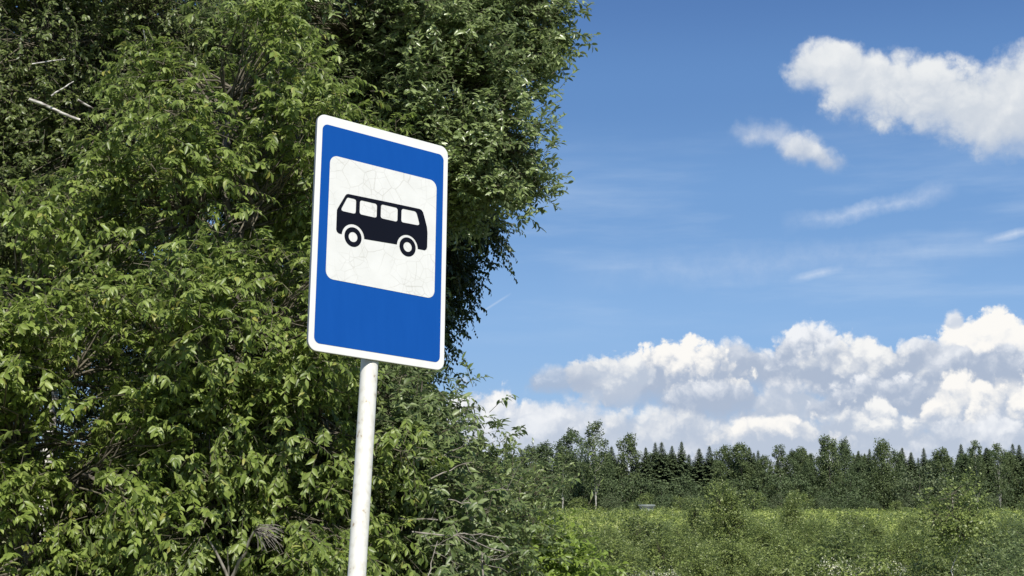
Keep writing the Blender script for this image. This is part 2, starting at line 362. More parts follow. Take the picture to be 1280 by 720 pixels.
def near_tree(name, label, cat, base, blobs, mat, seed, leaf=.085, aspect=.42, dens=9.0, ns=9, nl=11, rc=.30, L=.36, droop=.45, ldroop=.35,
              trunk_r=.09, bark=None, twig_mat=None, fine=True, inner=.35, stems=1, twigs=True, group=None, up=.3, outw=.7, local=False, bough=4, bsp=.30, tip=1.0, shell=.13):
    """blobs: (px, py, rx, ry, dist, depth radius in metres): lobes of the crown."""
    rng = np.random.default_rng(seed)
    bark = bark or M_BARK; twig_mat = twig_mat or M_TWIG
    B = []
    bx, by = base; bz = ground_z(bx, by)
    for (px, py, rx, ry, d, rz) in blobs:
        if local: B.append((np.array([bx + px, by + py, bz + rx]), np.array([ry, d, rz])))      # x, y, z, three radii in metres
        else:
            c = at(px, py, d); B.append((np.array(c), np.array([rx * d / F, rz, ry * d / F])))
    root = empty(name, (bx, by, bz), label, cat, group)
    org = np.array([bx, by, bz])
    top = max(c[2] + r[2] * .5 for c, r in B)
    hi_c = max(((c, r) for c, r in B), key=lambda q: q[0][2])[0].copy()
    T = Tubes(7); BR = Tubes(4)
    stemlines = []
    for s in range(stems):
        off = np.array([rng.normal(0, .12), rng.normal(0, .12), 0]) * (stems > 1)
        e = hi_c + np.array([rng.normal(0, .25), rng.normal(0, .2), 0]) * (stems > 1)
        ln = bend(org - UP * .1 + off, e, rng, 9, 0, .03); stemlines.append(ln)
        T.add(ln, np.linspace(trunk_r, trunk_r * .25, 9) * (1.0 if s == 0 else .7))
    stem = np.concatenate(stemlines)
    Cs, Ds, Rs = [], [], []
    for bi, (c, r) in enumerate(B):
        # limb from the stem to the lobe
        cand = stem[stem[:, 2] < max(c[2] - .1, bz + .3)]
        if len(cand) == 0: cand = stem[:2]
        a = cand[np.argmin(np.linalg.norm((cand - c) * [1, 1, 1.6], axis=1))]
        limb = bend(a, c, rng, 7, .06, .06); lr = trunk_r * .42
        T.add(limb, np.linspace(lr, lr * .4, 7), 6)
        area = 4 * math.pi * ((r[0] * r[1]) ** 1.6 + (r[0] * r[2]) ** 1.6 + (r[1] * r[2]) ** 1.6) ** (1 / 1.6) / 3 ** (1 / 1.6)
        n = int(dens * area * (1 + inner) / bough) + 2
        d = norm(rng.normal(0, 1, (n, 3)))
        rr = np.where(rng.random(n) < inner / (1 + inner), rng.uniform(.25, .7, n), rng.normal(.90, shell, n))
        pc = c + d * r * rr[:, None]
        out = norm(d / r)
        keep = np.ones(n, bool)
        for bj, (c2, r2) in enumerate(B):
            if bj != bi:
                q = np.linalg.norm((pc - c2) / r2, axis=1); keep &= ~((q < .55) & (rng.random(n) < .65))
        keep &= pc[:, 2] > bz + .12
        pc, out = pc[keep], out[keep]
        # every bough carries a few tufts, with open gaps between the boughs
        pc = np.repeat(pc, bough, 0); out = np.repeat(out, bough, 0)
        pc = pc + np.clip(rng.normal(0, bsp, pc.shape), -1.5 * bsp, 1.5 * bsp) * [1, 1, .62]; out = norm(out + rng.normal(0, .35, out.shape))
        pc[:, 2] = np.maximum(pc[:, 2], bz + .1)
        for i in range(len(pc)):
            k = rng.integers(2, 7)
            q = bend(limb[k], pc[i], rng, 5, .05, .05)
            BR.add(q, np.linspace(.011, .004, 5) * (trunk_r / .09) ** .5, 4)
        Cs.append(pc); Ds.append(out)
    C = np.concatenate(Cs); D_ = np.concatenate(Ds)
    sz = rng.uniform(.65, 1.3, len(C))
    Cr = np.repeat(C, ns, 0); Dr = np.repeat(D_, ns, 0); sr = np.repeat(sz, ns)[:, None]
    sb = Cr + rng.normal(0, 1, Cr.shape) * rc * .45 * sr
    sd_ = norm(Dr * outw + rng.normal(0, .55, Cr.shape) + UP * up)
    P_, ld, nr, le, wd = sprays(sb, sd_, rng, L, nl, leaf, aspect, droop, ldroop, fine, BR if twigs else None, tip=tip)
    P_ = P_ - org
    V, F_ = leaf_geometry(P_, ld, nr, le, wd, rng, fine)
    link('trunk', shift(T, org).mesh(name + '_trunk', bark), root)
    link('branches', shift(BR, org).mesh(name + '_branches', twig_mat), root)
    link('crown', mesh_np(name + '_crown', V, F_, mat), root)
    return root

def shift(t, org):
    t.v = [v - org for v in t.v]; return t

def add_part(root, name, tubes, mat, label=None):
    o = link(name, shift(tubes, np.array(root.location)).mesh(name, mat), root)
    if label: o['label'] = label
    return o

# ------------------------------------------------------------------ ground
def ground_z(x, y):
    t = min(1.0, max(0.0, (y - 13.0) / 8.0)); t = t * t * (3 - 2 * t)
    return -1.0 * t

def build_ground():
    xs = np.concatenate([[-6000, -2500, -1000, -500, -260], np.linspace(-160, 160, 81), [260, 500, 1000, 2500, 6000]])
    ys = np.concatenate([[-3000, -1000, -300, -100, -40], np.linspace(-16, 34, 51), np.linspace(38, 400, 70), [600, 1200, 2500, 6000]])
    rng = np.random.default_rng(3)
    X, Y = np.meshgrid(xs, ys)
    t = np.clip((Y - 13) / 8, 0, 1); Z = -1.0 * t * t * (3 - 2 * t)
    Z += (rng.random(Z.shape) - .5) * .10 * (Y > 14) * (np.abs(X) < 200)
    nx = len(xs); i = (np.arange(len(ys) - 1)[:, None] * nx + np.arange(nx - 1)[None]).ravel()
    Q = np.stack([i, i + 1, i + nx + 1, i + nx], -1)
    m, N, L, P = new_mat('ground_soil_and_grass')
    tc = N.new('ShaderNodeTexCoord')
    n1 = N.new('ShaderNodeTexNoise'); n1.inputs['Scale'].default_value = .12; n1.inputs['Detail'].default_value = 8; L.new(tc.outputs['Object'], n1.inputs['Vector'])
    n2 = N.new('ShaderNodeTexNoise'); n2.inputs['Scale'].default_value = 3.0; n2.inputs['Detail'].default_value = 8; L.new(tc.outputs['Object'], n2.inputs['Vector'])
    mx = N.new('ShaderNodeMath'); mx.operation = 'MULTIPLY_ADD'; L.new(n2.outputs[0], mx.inputs[0]); mx.inputs[1].default_value = .5; L.new(n1.outputs[0], mx.inputs[2])
    r = N.new('ShaderNodeValToRGB'); L.new(mx.outputs[0], r.inputs[0])
    r.color_ramp.elements[0].position = .5; r.color_ramp.elements[0].color = (.10, .12, .04, 1)
    r.color_ramp.elements[1].position = .95; r.color_ramp.elements[1].color = (.22, .215, .09, 1)
    L.new(r.outputs[0], P.inputs['Base Color']); P.inputs['Roughness'].default_value = .95
    o = link('ground', mesh_np('ground', np.stack([X, Y, Z], -1).reshape(-1, 3), [Q], m, smooth=True))
    o['kind'] = 'structure'
build_ground()

# ------------------------------------------------------------------ the bus stop sign
def build_sign():
    from mathutils.geometry import tessellate_polygon
    from mathutils import Matrix
    BL = Vector((-0.72728263, 5.24406098, 0.52982986 + 1.6))
    ax = Vector((0.78195101, 0.61902791, -0.073192)).normalized()
    ay = Vector((0.00677649, 0.10897015, 0.99402192)); ay = (ay - ax * ay.dot(ax)).normalized()
    an = ax.cross(ay)                                      # towards the viewer
    base = Vector((-0.580, 5.165, 0.0))
    root = empty('bus_stop_sign', base, 'blue and white bus stop sign with a black bus on a leaning white pole', 'road sign')
    Mx = Matrix.Translation(BL - base) @ Matrix((ax, ay, an)).transposed().to_4x4()

    def white(name, crack, k):
        m, N, L, P = new_mat(name)
        tc = N.new('ShaderNodeTexCoord')
        n = N.new('ShaderNodeTexNoise'); n.inputs['Scale'].default_value = 14; n.inputs['Detail'].default_value = 8; L.new(tc.outputs['Object'], n.inputs['Vector'])
        r = N.new('ShaderNodeValToRGB'); L.new(n.outputs[0], r.inputs[0])
        r.color_ramp.elements[0].position = .3; r.color_ramp.elements[0].color = (.595 * k, .60 * k, .585 * k, 1)
        r.color_ramp.elements[1].position = .62; r.color_ramp.elements[1].color = (.64 * k, .645 * k, .635 * k, 1)
        c = r.outputs[0]
        if crack:
            for sc, wdt, seed_, st in ((13.0, .0040, 0.0, .36), (20.0, .0030, 3.3, .28)):
                wn = N.new('ShaderNodeTexNoise'); wn.inputs['Scale'].default_value = 9; wn.inputs['Detail'].default_value = 5; L.new(tc.outputs['Object'], wn.inputs['Vector'])
                ad = N.new('ShaderNodeVectorMath'); ad.operation = 'MULTIPLY_ADD'; L.new(wn.outputs['Color'], ad.inputs[0]); ad.inputs[1].default_value = (.03, .03, .03)
                off = N.new('ShaderNodeVectorMath'); off.operation = 'ADD'; L.new(tc.outputs['Object'], off.inputs[0]); off.inputs[1].default_value = (seed_, seed_, seed_); L.new(off.outputs[0], ad.inputs[2])
                v = N.new('ShaderNodeTexVoronoi'); v.feature = 'DISTANCE_TO_EDGE'; v.inputs['Scale'].default_value = sc; L.new(ad.outputs[0], v.inputs['Vector'])
                mr = N.new('ShaderNodeMapRange'); L.new(v.outputs['Distance'], mr.inputs[0]); mr.inputs[1].default_value = 0; mr.inputs[2].default_value = wdt * sc * .5
                mr.inputs[3].default_value = st; mr.inputs[4].default_value = 0
                gate = N.new('ShaderNodeTexNoise'); gate.inputs['Scale'].default_value = 5.5; L.new(off.outputs[0], gate.inputs['Vector'])
                gm = N.new('ShaderNodeMapRange'); gm.inputs[1].default_value = .40; gm.inputs[2].default_value = .58; L.new(gate.outputs[0], gm.inputs[0])
                ml = N.new('ShaderNodeMath'); ml.operation = 'MULTIPLY'; L.new(mr.outputs[0], ml.inputs[0]); L.new(gm.outputs[0], ml.inputs[1])
                mix = N.new('ShaderNodeMix'); mix.data_type = 'RGBA'; L.new(ml.outputs[0], mix.inputs[0]); L.new(c, mix.inputs[6]); mix.inputs[7].default_value = (.24, .225, .18, 1)
                c = mix.outputs[2]
        L.new(c, P.inputs['Base Color']); P.inputs['Roughness'].default_value = .38; P.inputs['Specular IOR Level'].default_value = .4
        return m
    m_white = white('white_reflective_film', False, .98); m_crack = white('cracked_white_film', True, .93)
    m_blue, N, L, P = new_mat('blue_reflective_film')
    tc = N.new('ShaderNodeTexCoord'); mp = N.new('ShaderNodeMapping'); mp.inputs['Scale'].default_value = (1, 1, .16); L.new(tc.outputs['Object'], mp.inputs[0])
    n = N.new('ShaderNodeTexNoise'); n.inputs['Scale'].default_value = 34; n.inputs['Detail'].default_value = 6; L.new(mp.outputs[0], n.inputs['Vector'])
    r = N.new('ShaderNodeValToRGB'); L.new(n.outputs[0], r.inputs[0])
    r.color_ramp.elements[0].position = .35; r.color_ramp.elements[0].color = (.0012, .056, .275, 1)
    r.color_ramp.elements[1].position = .75; r.color_ramp.elements[1].color = (.002, .060, .288, 1)
    L.new(r.outputs[0], P.inputs['Base Color']); P.inputs['Roughness'].default_value = .35; P.inputs['Specular IOR Level'].default_value = .35
    m_black, N, L, P = new_mat('black_film'); P.inputs['Base Color'].default_value = (.003, .0035, .008, 1); P.inputs['Roughness'].default_value = .45; P.inputs['Specular IOR Level'].default_value = .15
    m_metal, N, L, P = new_mat('galvanised_metal'); P.inputs['Base Color'].default_value = (.24, .25, .26, 1); P.inputs['Roughness'].default_value = .5; P.inputs['Metallic'].default_value = .6

    def rrect(x0, y0, x1, y1, rad, k=8):
        pts = []
        for cx, cy, a0 in ((x1 - rad, y0 + rad, -90), (x1 - rad, y1 - rad, 0), (x0 + rad, y1 - rad, 90), (x0 + rad, y0 + rad, 180)):
            for i in range(k + 1):
                a = R(a0 + 90 * i / k); pts.append((cx + rad * math.cos(a), cy + rad * math.sin(a)))
        return pts
    def circ(cx, cy, r_, k=40): return [(cx + r_ * math.cos(2 * math.pi * i / k), cy + r_ * math.sin(2 * math.pi * i / k)) for i in range(k)]
    def sheet(name, loops, z, mat, parent):
        loops3 = [[Vector((x / 1000, y / 1000, 0)) for x, y in lp] for lp in loops]
        tris = tessellate_polygon(loops3); flat = [p for lp in loops3 for p in lp]
        vs = [Mx @ Vector((p.x, p.y, z)) for p in flat]
        me = bpy.data.meshes.new(name); fs = []
        for t in tris:
            a, b, c = (vs[i] for i in t)
            fs.append(t if (b - a).cross(c - a).dot(an) > 0 else (t[0], t[2], t[1]))
        me.from_pydata(vs, [], fs); me.materials.append(mat); me.update()
        return link(name, me, parent)
    # plate: pressed steel, front face with a rounded edge turning into a short flange
    prof = [(0, 0.0), (1.4, -.6), (2.2, -2.4), (2.2, -11.0)]
    rings = [rrect(0 - 0 + (2.2 - o) * 1, (2.2 - o), 600 - (2.2 - o), 900 - (2.2 - o), 36 - (2.2 - o)) for o, z in prof]
    vs, fs, mi = [], [], []
    k = len(rings[0])
    for ring, (o, z) in zip(rings, prof): vs += [Mx @ Vector((x / 1000, y / 1000, z / 1000)) for x, y in ring]
    fs.append(tuple(range(k))); mi.append(0)
    for j in range(len(prof) - 1):
        for i in range(k):
            fs.append((j * k + i, (j + 1) * k + i, (j + 1) * k + (i + 1) % k, j * k + (i + 1) % k)); mi.append(0 if j < 1 else 1)
    # the flat back of the plate, 1.5 mm behind the face
    bk = len(vs); vs += [Mx @ Vector((x / 1000, y / 1000, -.0035)) for x, y in rrect(2.6, 2.6, 597.4, 897.4, 33)]
    fs.append(tuple(reversed(range(bk, bk + k)))); mi.append(1)
    me = bpy.data.meshes.new('sign_plate'); me.from_pydata(vs, [], fs); me.materials.append(m_white); me.materials.append(m_metal)
    me.polygons.foreach_set('material_index', mi); me.update()
    plate = link('sign_plate', me, root)
    sheet('blue_field', [rrect(23, 29, 578, 863, 24)], .0008, m_blue, plate)
    sheet('white_square', [rrect(60, 274, 546, 748, 32)], .0016, m_crack, plate)
    def arch(cx, cy, r_, a0, a1, k=16): return [(cx + r_ * math.cos(R(a0 + (a1 - a0) * i / k)), cy + r_ * math.sin(R(a0 + (a1 - a0) * i / k))) for i in range(k + 1)]
    body = [(97, 540), (101, 549), (131, 603), (136, 609), (143, 612), (300, 616), (466, 619), (476, 617), (484, 609), (492, 588), (504, 553), (507, 530), (507, 474), (504, 464), (496, 458)]
    body += arch(415, 456, 48, 2, 178) + arch(171, 450, 49, 2, 178)
    body += [(109, 452), (101, 457), (97, 466)]
    w1 = [(139, 595), (144, 598), (170, 598), (177, 596), (179, 590), (179, 551), (177, 544), (170, 541), (123, 541), (117, 544), (117, 551)]
    def win(x0, y0, x1, y1): return rrect(x0, y0, x1, y1, 9, 5)
    w4 = [(384, 596), (387, 602), (393, 604), (443, 605), (450, 603), (455, 596), (467, 562), (466, 555), (459, 552), (392, 550), (386, 552), (384, 558)]
    sheet('bus_symbol', [body, w1, win(196, 544, 272, 599), win(290, 547, 366, 602), w4], .0024, m_black, plate)
    for cx, cy in ((171, 450), (416, 457)): sheet('wheel_symbol', [circ(cx, cy, 37.5), circ(cx, cy, 19)], .0024, m_black, plate)
    # pole: painted steel tube with chipped paint, standing behind the plate
    m_pole, N, L, P = new_mat('white_pole_paint')
    tc = N.new('ShaderNodeTexCoord'); mp = N.new('ShaderNodeMapping'); mp.inputs['Scale'].default_value = (1, 1, .7); L.new(tc.outputs['Object'], mp.inputs[0])
    n = N.new('ShaderNodeTexNoise'); n.inputs['Scale'].default_value = 42; n.inputs['Detail'].default_value = 4; L.new(mp.outputs[0], n.inputs['Vector'])
    n2 = N.new('ShaderNodeTexNoise'); n2.inputs['Scale'].default_value = 5; n2.inputs['Detail'].default_value = 4; L.new(tc.outputs['Object'], n2.inputs['Vector'])
    a2 = N.new('ShaderNodeMath'); a2.operation = 'MULTIPLY_ADD'; L.new(n2.outputs[0], a2.inputs[0]); a2.inputs[1].default_value = .35; L.new(n.outputs[0], a2.inputs[2])
    r = N.new('ShaderNodeValToRGB'); L.new(a2.outputs[0], r.inputs[0]); cr = r.color_ramp
    cr.elements[0].position = .635; cr.elements[0].color = (.57, .565, .525, 1); cr.elements[1].position = .885; cr.elements[1].color = (.30, .24, .17, 1)
    e = cr.elements.new(.83); e.color = (.49, .475, .42, 1)
    L.new(r.outputs[0], P.inputs['Base Color']); P.inputs['Roughness'].default_value = .4
    bp = N.new('ShaderNodeBump'); bp.inputs['Strength'].default_value = .25; bp.inputs['Distance'].default_value = .002; L.new(n.outputs[0], bp.inputs['Height']); L.new(bp.outputs[0], P.inputs['Normal'])
    pr = .0325
    p_t = BL + ax * .293 + ay * .02 - an * (.014 + pr)          # on the axis at the plate's lower edge
    d_img = at(446, 720, 1.0) - CAM
    # the axis passes the lower edge of the picture where the photograph shows it, and leans back with the plate
    nrm_ = (at(446, 720, 5.2) - p_t); nrm_.normalize()
    lowp = p_t + nrm_ * ((p_t.z + .05) / -nrm_.z); highp = p_t - nrm_ * .80
    T = Tubes(28); T.add([np.array(lowp - base), np.array(p_t - base), np.array(highp - base)], [pr] * 3)
    link('pole', T.mesh('pole', m_pole), root)
    # two clamps round the pole behind the plate
    for s in (.16, .66):
        c = p_t - nrm_ * s; T = Tubes(24)
        dz = -nrm_ * .018
        T.add([np.array(c - dz - base), np.array(c + dz - base)], [pr + .003] * 2)
        link('clamp', T.mesh('clamp', m_metal), root)
build_sign()

# ------------------------------------------------------------------ the near trees on the left
def gz(x, y): return ground_z(x, y)
def X(px, d): return (px - 640) * d / F
def near_plants():
    t1 = near_tree('goat_willow', 'big leafy tree with drooping bright green leaves directly left of the sign pole', 'tree', (X(300, 12.6), 12.6), [
        (290, 110, 120, 110, 13.0, 1.0), (215, 260, 120, 110, 12.6, 1.0), (330, 250, 110, 120, 12.6, 1.0), (400, 200, 80, 110, 13.0, .9),
        (330, 420, 130, 120, 12.2, 1.1), (230, 470, 130, 120, 12.0, 1.1), (400, 520, 80, 130, 12.4, .9), (290, 620, 150, 110, 12.0, 1.1),
        (410, 680, 80, 100, 12.3, .9), (230, 780, 190, 90, 12.2, 1.0)], M_WILLOW, 11, leaf=.084, aspect=.42, dens=6.0, inner=.08, L=.30, ldroop=.45, nl=12, tip=.65, bough=8, bsp=.20, shell=.2)
    dead = Tubes(5); rng = np.random.default_rng(5)
    a = at(287, 728, 11.2); b = at(318, 664, 11.0)
    dead.add(bend(a, b, rng, 6, 0, .02), np.linspace(.016, .009, 6))
    dead.add(bend(a, at(258, 668, 11.1), rng, 6, .05, .02), np.linspace(.014, .006, 6))
    dead.add(bend(at(286, 720, 11.2), at(285, 687, 11.1), rng, 4, .05, .02), np.linspace(.008, .004, 4))
    for i in range(46):
        e = at(318 + rng.uniform(4, 42), 662 + rng.uniform(-6, 30), 11.0 + rng.uniform(-.25, .1))
        dead.add(bend(b, e, rng, 4, .10, .05), np.linspace(.0032, .0016, 4), 3)
    add_part(t1, 'dead_branch', dead, M_DEAD, 'dry leafless branch ending in a fan of thin grey twigs')
    near_tree('young_alder', 'low bright leafy tree filling the bottom left corner beside the taller tree', 'tree', (X(40, 11.8), 11.8), [
        (30, 360, 90, 90, 12.2, .9), (90, 470, 110, 100, 11.7, .9), (10, 540, 110, 100, 11.5, .9), (120, 600, 110, 90, 11.5, .9),
        (40, 690, 130, 90, 11.4, .9), (-90, 520, 100, 140, 11.9, .9), (60, 800, 200, 80, 11.6, .9)], M_BRIGHT, 12, leaf=.084, aspect=.46, dens=6.0, inner=.08, L=.30, ldroop=.45, nl=12, tip=.65, bough=8, bsp=.20, shell=.2)
    t3 = near_tree('grey_birch', 'tall small leaved tree with pale branches in the upper left corner', 'tree', (X(60, 15.5), 15.5), [
        (60, 50, 120, 110, 15.2, 1.1), (-50, 150, 130, 140, 15.4, 1.1), (130, 170, 110, 110, 15.2, 1.0), (30, 260, 120, 100, 15.2, 1.0),
        (60, -90, 170, 110, 15.6, 1.2), (190, 20, 90, 90, 15.5, 1.0), (-60, 330, 110, 120, 15.6, 1.0)], M_BIRCH, 13, leaf=.06, aspect=.62, dens=8, nl=12, droop=.3, bark=M_WHITEBARK)
    rng = np.random.default_rng(6)
    for a_, b_, r0, r1 in (((36, 124, 14.0), (100, 150, 14.2), .018, .014), ((97, 125, 14.1), (118, 137, 14.2), .013, .010), ((64, 120, 14.0), (92, 102, 14.1), .009, .006),
                           ((40, 80, 14.1), (82, 74, 14.2), .007, .006), ((178, 32, 14.0), (186, 72, 14.2), .006, .006)):
        pale = Tubes(6); pale.add(bend(at(*a_), at(*b_), rng, 6, .0, .02), np.linspace(r0, r1, 6))
        add_part(t3, 'pale_branch', pale, M_WHITEBARK, 'bare whitish branch showing in a gap of the leaves' if r0 > .02 else None)
    near_tree('white_willow', 'tall silvery leaved tree whose crown overhangs the sky above the sign', 'tree', (X(415, 16.2), 16.2), [
        (430, 40, 110, 110, 15.6, 1.2), (540, 20, 100, 100, 15.8, 1.2), (605, 45, 72, 68, 15.8, .9), (628, 10, 40, 30, 15.8, .5), (680, 54, 13, 11, 15.8, .3), (654, 30, 22, 20, 15.8, .4),
        (575, 140, 85, 75, 15.7, .9), (618, 160, 36, 30, 15.6, .5), (646, 108, 20, 18, 15.6, .35), (614, 212, 38, 28, 15.6, .5), (646, 190, 13, 12, 15.6, .3), (572, 228, 52, 38, 15.7, .7), (480, 180, 100, 100, 15.7, 1.1),
        (530, -110, 160, 90, 16.0, 1.3), (615, -60, 45, 45, 16.0, .8), (480, 300, 90, 70, 16.0, 1.0), (350, 120, 90, 110, 16.0, 1.0)], M_SILVER, 14,
        leaf=.092, aspect=.38, dens=10, nl=11, ns=10, rc=.24, droop=.12, ldroop=.12, up=.4, trunk_r=.14, L=.28, bsp=.16, inner=.25, bough=6)
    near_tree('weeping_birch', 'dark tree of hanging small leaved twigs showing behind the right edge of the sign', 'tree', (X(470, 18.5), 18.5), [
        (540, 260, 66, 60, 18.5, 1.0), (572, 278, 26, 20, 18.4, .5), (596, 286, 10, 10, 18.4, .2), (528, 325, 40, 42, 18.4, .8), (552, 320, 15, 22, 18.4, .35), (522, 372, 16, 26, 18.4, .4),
        (495, 400, 44, 60, 18.5, .8), (490, 330, 80, 90, 18.6, 1.0)], M_SHADED, 15, leaf=.066, aspect=.62, dens=10, ns=12, nl=12, L=.26, droop=.45, ldroop=.6, rc=.24, up=.1, trunk_r=.10, bark=M_BARK, bsp=.15)
    t6 = near_tree('willow_shrub', 'grey green narrow leaved shrub with bare dead twigs just right of the pole', 'shrub', (X(520, 13.4), 13.4), [
        (480, 545, 34, 48, 13.2, .7), (534, 566, 36, 34, 13.2, .6), (475, 590, 44, 60, 13.0, .6), (478, 505, 22, 34, 13.2, .45), (560, 610, 50, 46, 13.2, .6), (500, 630, 60, 60, 13.1, .7), (590, 650, 48, 32, 13.2, .5),
        (540, 690, 70, 50, 13.1, .7), (480, 480, 30, 40, 13.5, .5), (600, 740, 70, 50, 13.2, .6), (500, 790, 90, 60, 13.2, .7)], M_GREY, 16,
        leaf=.092, aspect=.40, dens=9, ns=7, stems=4, trunk_r=.03, L=.32, droop=.25, ldroop=.2, inner=.15, bsp=.14, bough=4, tip=.7)
    dead = Tubes(5); rng = np.random.default_rng(7)
    for (x0, y0, x1, y1, d, r0, sg) in ((498, 648, 560, 650, 12.5, .007, 0), (515, 665, 632, 690, 12.4, .009, .04), (570, 668, 632, 672, 12.4, .006, .02), (572, 669, 618, 700, 12.4, .005, -.03), (536, 600, 590, 578, 12.5, .007, .03),
                                        (538, 578, 585, 556, 12.6, .006, .03), (578, 530, 586, 502, 12.8, .004, 0), (583, 538, 596, 522, 12.8, .003, 0), (580, 552, 601, 546, 12.8, .004, .05),
                                        (560, 624, 610, 638, 12.5, .006, .04), (582, 634, 588, 655, 12.5, .004, 0), (535, 720, 547, 676, 12.3, .006, .02), (530, 668, 542, 690, 12.3, .005, .02), (560, 690, 572, 715, 12.3, .005, 0),
                                        (600, 700, 636, 696, 12.6, .004, -.05), (605, 615, 640, 612, 12.7, .004, .04), (604, 720, 602, 690, 12.4, .009, 0)):
        q = bend(at(x0, y0, d - .35), at(x1, y1, d - .25), rng, 7, sg, .03); dead.add(q, np.linspace(r0, r0 * .45, 7))
        for _ in range(3):
            k = rng.integers(2, 6); e = q[k] + np.array([rng.uniform(-.05, .22), rng.normal(0, .1), rng.normal(.02, .10)])
            dead.add(bend(q[k], e, rng, 4, .03, .04), np.linspace(r0 * .45, r0 * .2, 4), 4)
    add_part(t6, 'dead_branches', dead, M_DEAD, 'bare grey branches reaching out to the right')
    near_tree('young_willow', 'sparse young willow of silvery upright leaves right of the grey shrub', 'shrub', (X(625, 14.2), 14.2), [
(648, 622, 24, 22, 14.0, .35), (668, 610, 14, 14, 14.0, .25), (640, 652, 30, 20, 14.0, .35), (666, 655, 16, 14, 14.0, .25), (618, 676, 28, 22, 14.0, .35)], M_SILVER, 17,
        leaf=.085, aspect=.28, dens=9, ns=5, nl=8, stems=3, trunk_r=.016, L=.22, bsp=.08, droop=.1, ldroop=0.05, inner=.1, up=.55)
    near_tree('dark_shrub', 'dark leafy shrub filling the gap behind the pole below the sign', 'shrub', (X(470, 16.8), 16.8), [
        (470, 500, 50, 70, 16.6, .8), (484, 470, 22, 24, 16.6, .5), (455, 430, 40, 60, 16.8, .8), (440, 600, 70, 80, 16.6, .8), (520, 610, 70, 60, 16.8, .8), (560, 660, 70, 50, 16.8, .8), (480, 690, 90, 60, 16.6, .9),
        (600, 690, 50, 40, 16.8, .6)], M_BIRCH, 18, leaf=.08, aspect=.42, dens=10, ns=8, stems=3, trunk_r=.04, twigs=False)
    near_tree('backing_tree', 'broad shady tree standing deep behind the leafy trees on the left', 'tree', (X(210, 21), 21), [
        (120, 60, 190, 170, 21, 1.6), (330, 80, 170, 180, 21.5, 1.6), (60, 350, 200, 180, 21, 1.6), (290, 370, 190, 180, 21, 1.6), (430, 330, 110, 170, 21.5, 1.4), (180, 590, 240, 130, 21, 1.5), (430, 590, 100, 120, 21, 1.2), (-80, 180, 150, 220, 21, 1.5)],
        M_SHADED, 19, leaf=.075, aspect=.5, dens=6.0, ns=12, nl=12, L=.45, rc=.5, fine=False, twigs=False, trunk_r=.2)
near_plants()

# ------------------------------------------------------------------ the distant wood
def far_crown(name, centres, dirs, rad, nper, size, mat, rng, org=0, aspect=.6, hang=.25, up=.5):
    Cr = np.repeat(centres, nper, 0); Dr = np.repeat(dirs, nper, 0); rr = np.repeat(rad, nper)[:, None]
    off = rng.normal(0, 1, Cr.shape); off = off / np.maximum(1, np.linalg.norm(off, axis=1, keepdims=True)) * rng.random((len(off), 1)) ** .4
    p = Cr + off * rr
    ld = norm(Dr * .5 + off * .6 + rng.normal(0, .5, Cr.shape) - UP * hang)
    nr = norm(UP * up + off + Dr * .6 + rng.normal(0, .5, Cr.shape)); nr = norm(nr - ld * (nr * ld).sum(1, keepdims=True))
    le = size * rng.uniform(.6, 1.3, len(p))
    return leaf_geometry(p, ld, nr, le, le * aspect, rng, False)

def far_leafy(name, seed, h, w, mat, trunk_mat, shape='round', base=.14, airy=1.0, tr=.16, nper=120, size=.40, n=58, lean=0):
    """A broadleaved tree about 300 m away: trunk, limbs and clumped crown. Returns (trunk mesh, crown mesh)."""
    rng = np.random.default_rng(seed)
    T = Tubes(6)
    stem = bend((0, 0, -.3), (lean, 0, h * .93), rng, 9, 0, .018); T.add(stem, np.linspace(tr, tr * .2, 9))
    cs, ds, rs = [], [], []
    for i in range(n):
        u = (i + rng.random()) / n; z = h * (base + (1 - base) * u)
        if shape == 'round': prof = math.sin(math.pi * (0.10 + .86 * u)) ** .6
        elif shape == 'cone': prof = (1 - u) ** .62 * min(1, .35 + u * 6) + .10
        elif shape == 'airy': prof = math.sin(math.pi * (0.06 + .88 * u)) ** .9 * (.7 + .5 * rng.random())
        else: prof = (1 - u * .65) * min(1, .5 + u * 3)
        a = i * 2.39996 + rng.normal(0, .5); r = w * .5 * prof * rng.uniform(.45, 1.0) * airy
        c = np.array([math.cos(a) * r + stem[min(8, int(u * 8))][0], math.sin(a) * r, z + rng.normal(0, .25)])
        cs.append(c); ds.append(norm(np.array([math.cos(a), math.sin(a), .25]))); rs.append(w * .20 * rng.uniform(.75, 1.35) * (1.1 - .45 * u))
        k = stem[max(0, int((base + (1 - base) * u) * 8) - 1)]
        if i % 2 == 0: T.add(bend(k, c, rng, 4, -.03, .05), np.linspace(tr * .35 * (1.1 - u), .02, 4), 4)
    V, Fc = far_crown(name, np.array(cs), np.array(ds), np.array(rs), nper, size, mat, rng)
    return T.mesh(name + '_trunk', trunk_mat), mesh_np(name + '_crown', V, Fc, mat)

